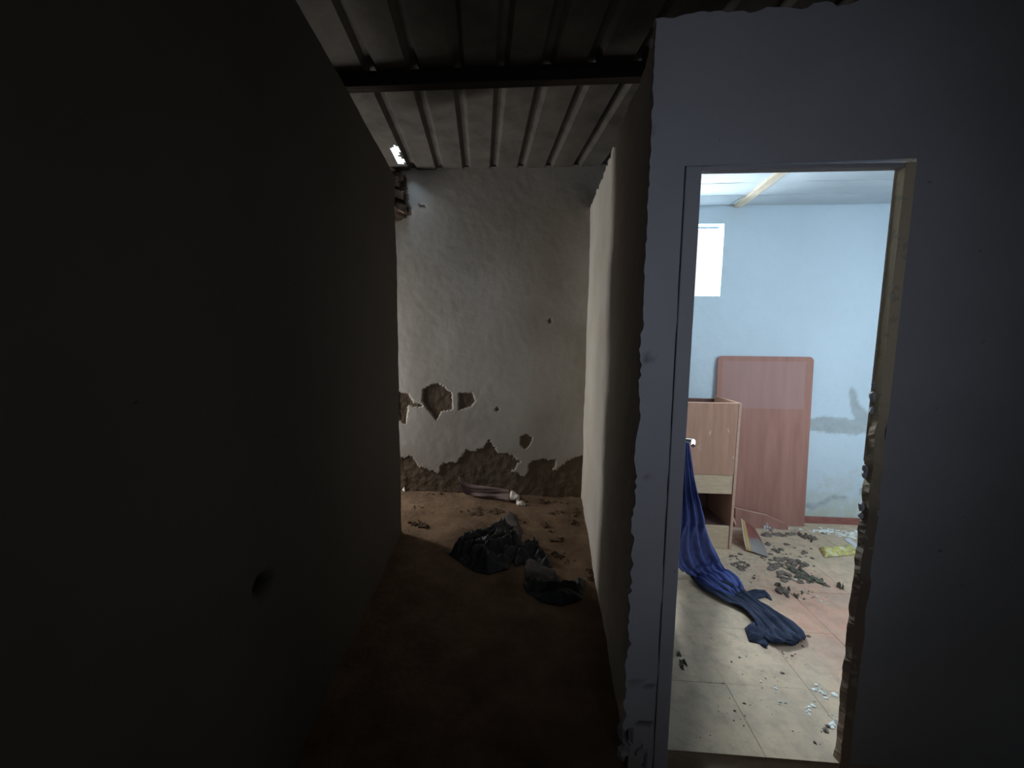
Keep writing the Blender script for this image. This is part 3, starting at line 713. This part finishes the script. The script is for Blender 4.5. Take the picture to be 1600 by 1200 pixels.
o = heap('white_tail', fz([(796, 770), (803, 767), (812, 776), (812, 786), (822, 789), (820, 792), (808, 791), (804, 783), (797, 783)], ZC), ZC, 0.05, 0.008, M['white'], 3, parent=o, zoff=0.01, freq=14, falloff=0.02)
o['label'] = 'white torn end of the cloth'
o = heap('white_scrap', fz([(626, 765), (629, 753), (634, 759), (638, 752), (638, 763), (632, 770)], ZC), ZC, 0.06, 0.008, M['white'], 3, zoff=0.008, freq=14, falloff=0.02)
tag(o, 'small crumpled white scrap at the corridor wall foot', 'paper')

# sheet and wrapper by the cabinet
mg = [(ony(1157, 810, 2.74), ground(1178, 826)), (ony(1161, 840, 2.69), ground(1190, 846, .004)), (ground(1166, 860, .01), ground(1201, 871))]
o = drape('printed_sheet', mg, 20, 20, M['mag'], 0.002, 1, 2, True)
tag(o, 'red and yellow printed sheet curling up against the cabinet side', 'paper')
o = heap('yellow_wrapper', fz([(1280, 857), (1290, 855), (1300, 857), (1312, 855), (1327, 853), (1338, 860), (1344, 867), (1330, 868), (1310, 870), (1288, 872), (1284, 864)], 0), 0.0, 0.035, 0.007, M['wrap'], 4.4, zoff=0.004, freq=14, falloff=0.015, ridged=0.4)
tag(o, 'crushed yellow and white wrapper on the far floor', 'wrapper')
o = heap('paper_sheet', fz([(1318, 842), (1326, 840), (1352, 862), (1346, 866), (1334, 856)], 0), 0.0, 0.01, 0.01, M['paper'], 1.4, zoff=0.003, freq=6, falloff=0.02)
tag(o, 'flat grey paper strip just behind the yellow wrapper', 'paper')

# ------------------------------------------------------------------ clumps, flakes, rubble
def lump_bm(bm, c, rx, ry, rz, seed, sub=2):
    r = bmesh.ops.create_icosphere(bm, subdivisions=sub, radius=1.0)
    for v in r['verts']:
        k = 1 + 0.75 * fn(v.co.x * 2.2 + seed, v.co.y * 2.2, v.co.z * 2.2, 3)
        v.co = Vector((v.co.x * rx * k, v.co.y * ry * k, max(-0.1, v.co.z * k) * rz)) + c
def clump(name, px, py, w_, h_, z, mat, hz_=0.02, seed=0, n=10):
    P = onz(px, py, z); rx = (onz(px + w_ / 2, py, z) - P).length; ry = (onz(px, py - h_ / 2, z) - P).length
    bm = bmesh.new(); rn = random.Random(seed)
    for k in range(n):
        lump_bm(bm, Vector((rn.gauss(0, .5) * rx, rn.gauss(0, .5) * ry, 0.001)), rx * rn.uniform(.12, .45), ry * rn.uniform(.12, .45), hz_ * rn.uniform(.4, 1), rn.random() * 50)
    me = bpy.data.meshes.new(name); bm.to_mesh(me); bm.free(); o = link(name, me, mat); o.location = P; return o
tag(clump('dirt_clump', 1311, 918, 9, 7, 0, M['clump'], 0.03, 1), 'dark lone clump on the tiles nearest the worn right jamb', 'debris')
tag(clump('leaf_clump', 1262, 903, 28, 17, 0, M['clumpg'], 0.022, 2, 18), 'largest grey green clump of dry leaves on the room floor', 'debris')
tag(clump('leaf_clump', 1223, 922, 20, 13, 0, M['clump'], 0.022, 3, 14), 'dry leaf clump nearest the small slate blue rag', 'debris')
tag(clump('leaf_clump', 1260, 840, 22, 8, 0, M['clump'], 0.025, 4, 14), 'dark oval clump just before the tall board\'s right corner', 'debris')
tag(clump('twig_clump', 1066, 1036, 10, 20, 0, M['clumpg'], 0.012, 5, 9), 'small mossy clump on the tiles near the left jamb', 'debris')
tag(clump('plaster_lump', 1194, 824, 12, 9, 0, M['paper'], 0.05, 6, 8), 'grey plaster lump at the foot of the low broken board strip', 'debris')
P = onz(1284, 1083)
tag(clump('plaster_chip', 1284, 1083, 15, 7, 0, M['flake'], 0.012, 8, 5), 'largest white plaster chip on the tiles near the right jamb', 'debris')

def scatter(name, spots, z, mat, label, cat, hz_=0.008, seed=0, sub=1):
    bm = bmesh.new(); rn = random.Random(seed)
    for (px, py, w_, h_, n, sz) in spots:
        for k in range(n):
            x = px + rn.gauss(0, w_ / 2.2); y = py + rn.gauss(0, h_ / 2.2)
            P = onz(x, y, z); s = sz * (0.3 + 1.7 * rn.random() ** 3)
            if z == 0 and (P.y > RY - 0.03 or P.x < OX0 + 0.02 or (P.y < DY + 0.1 and (P.x > OX1 - 0.02)) or P.y < DY + 0.01): continue
            if z < 0 and (P.y > BY - 0.03 or P.x > 0.42): continue
            lump_bm(bm, P + Vector((0, 0, 0.001)), s, s * rn.uniform(.5, 1.1), min(hz_, s) * rn.uniform(.4, 1), rn.random() * 60, sub)
    me = bpy.data.meshes.new(name); bm.to_mesh(me); bm.free(); o = link(name, me, mat); o['kind'] = 'stuff'; o['label'] = label; o['category'] = cat; return o
scatter('leaf_litter', [(1220, 835, 9, 6, 9, .022), (1196, 835, 9, 6, 9, .02), (1238, 831, 5, 3, 4, .015), (1289, 835, 5, 4, 5, .015), (1229, 853, 6, 3, 4, .014), (1212, 860, 10, 5, 12, .02), (1203, 850, 8, 4, 6, .015),
    (1257, 862, 4, 2, 4, .01), (1223, 876, 13, 5, 18, .018), (1238, 880, 13, 6, 20, .018), (1262, 883, 11, 5, 12, .018), (1208, 886, 10, 6, 16, .017), (1226, 902, 14, 6, 16, .018), (1287, 916, 7, 4, 6, .012),
    (1164, 886, 9, 8, 14, .014), (1145, 870, 10, 5, 12, .014), (1247, 930, 12, 4, 9, .01), (1235, 890, 40, 14, 60, .010), (1255, 905, 18, 8, 30, .010), (1200, 872, 26, 10, 26, .009), (1155, 880, 18, 8, 20, .010), (1180, 905, 25, 12, 16, .007), (1260, 930, 40, 12, 20, .006), (1240, 870, 50, 25, 50, .006), (1200, 1020, 90, 50, 40, .004), (1150, 1100, 70, 50, 30, .004), (1237, 1026, 2, 2, 2, .008), (1264, 994, 5, 2, 3, .008), (1280, 1160, 14, 12, 12, .006), (1290, 1140, 12, 8, 9, .007)],
    0, M['clump'], 'dry grey leaf litter strewn over the room floor', 'debris', 0.016, 11)
scatter('plaster_flakes', [(1295, 1085, 16, 8, 26, .006), (1275, 1076, 14, 8, 12, .005), (1270, 1100, 8, 8, 9, .005), (1220, 1100, 10, 8, 8, .004), (1208, 1072, 8, 8, 7, .004), (1265, 1110, 10, 8, 9, .004), (1300, 1130, 14, 14, 20, .005), (1240, 1145, 8, 8, 6, .004), (1290, 830, 30, 4, 110, .010), (1325, 836, 22, 5, 50, .010), (1200, 828, 16, 4, 14, .008), (1330, 833, 20, 5, 24, .012), (1230, 826, 25, 3, 14, .009), (1230, 1070, 60, 40, 24, .0025), (1235, 895, 60, 30, 22, .005), (1180, 905, 30, 10, 8, .006), (1160, 1100, 60, 60, 14, .002), (1280, 950, 40, 30, 14, .004), (1135, 905, 60, 20, 10, .004), (1290, 1010, 30, 20, 8, .003)],
    0, M['flake'], 'white plaster flakes scattered on the tiles', 'debris', 0.006, 12)
scatter('floor_rubble', [(740, 800, 16, 6, 22, .03), (775, 798, 18, 6, 20, .025), (648, 820, 22, 5, 26, .02), (655, 793, 10, 4, 9, .014), (870, 800, 10, 4, 8, .02), (900, 800, 8, 8, 16, .025), (895, 818, 12, 4, 10, .02), (850, 818, 10, 4, 9, .018), (868, 830, 8, 3, 7, .018), (868, 843, 10, 3, 8, .018), (872, 868, 14, 5, 14, .016), (890, 880, 12, 6, 10, .012), (760, 830, 120, 40, 60, .008), (700, 770, 60, 4, 40, .016), (860, 785, 40, 4, 30, .014), (925, 900, 10, 22, 24, .014)],
    ZC, M['rubble'], 'brown rubble and crumbs on the corridor dirt floor', 'debris', 0.02, 13)
scatter('threshold_rubble', [(1110, 1186, 20, 5, 16, .012), (1000, 1150, 14, 14, 26, .014), (1030, 1190, 20, 8, 20, .012), (995, 1190, 20, 8, 20, .012), (1180, 1196, 30, 3, 12, .01)],
    ZC, M['greyrag'], 'grey rubble in the dark below the door sill', 'debris', 0.02, 14)

# broken mud bricks hanging at the top left of the end wall
rn = random.Random(5)
for k, (px, py, wx, hz2, dep) in enumerate([(612, 285, .15, .075, .10), (622, 305, .12, .07, .085), (628, 325, .09, .06, .07), (606, 318, .14, .09, .09), (626, 278, .07, .06, .06)]):
    c = ony(px, py, BY - dep / 2)
    bm = bmesh.new(); box_bm(bm, -wx / 2, wx / 2, -dep / 2, dep / 2 + 0.02, -hz2 / 2, hz2 / 2)
    bmesh.ops.subdivide_edges(bm, edges=list(bm.edges), cuts=3, use_grid_fill=True)
    for v in bm.verts:
        v.co += Vector((fn(v.co.x * 30 + k, v.co.y * 30, v.co.z * 30), fn(v.co.x * 30, v.co.y * 30 + k, 5), fn(v.co.x * 30, 9, v.co.z * 30 + k))) * 0.014
    me = bpy.data.meshes.new('brick'); bm.to_mesh(me); bm.free(); o = link('brick', me, M['mud']); o.location = c
    o.rotation_euler = (0, rn.uniform(-.15, .3), rn.uniform(-.1, .1))
    wb = [q for q in bpy.data.objects if q.name == 'wall_back'][0]; o.parent = wb
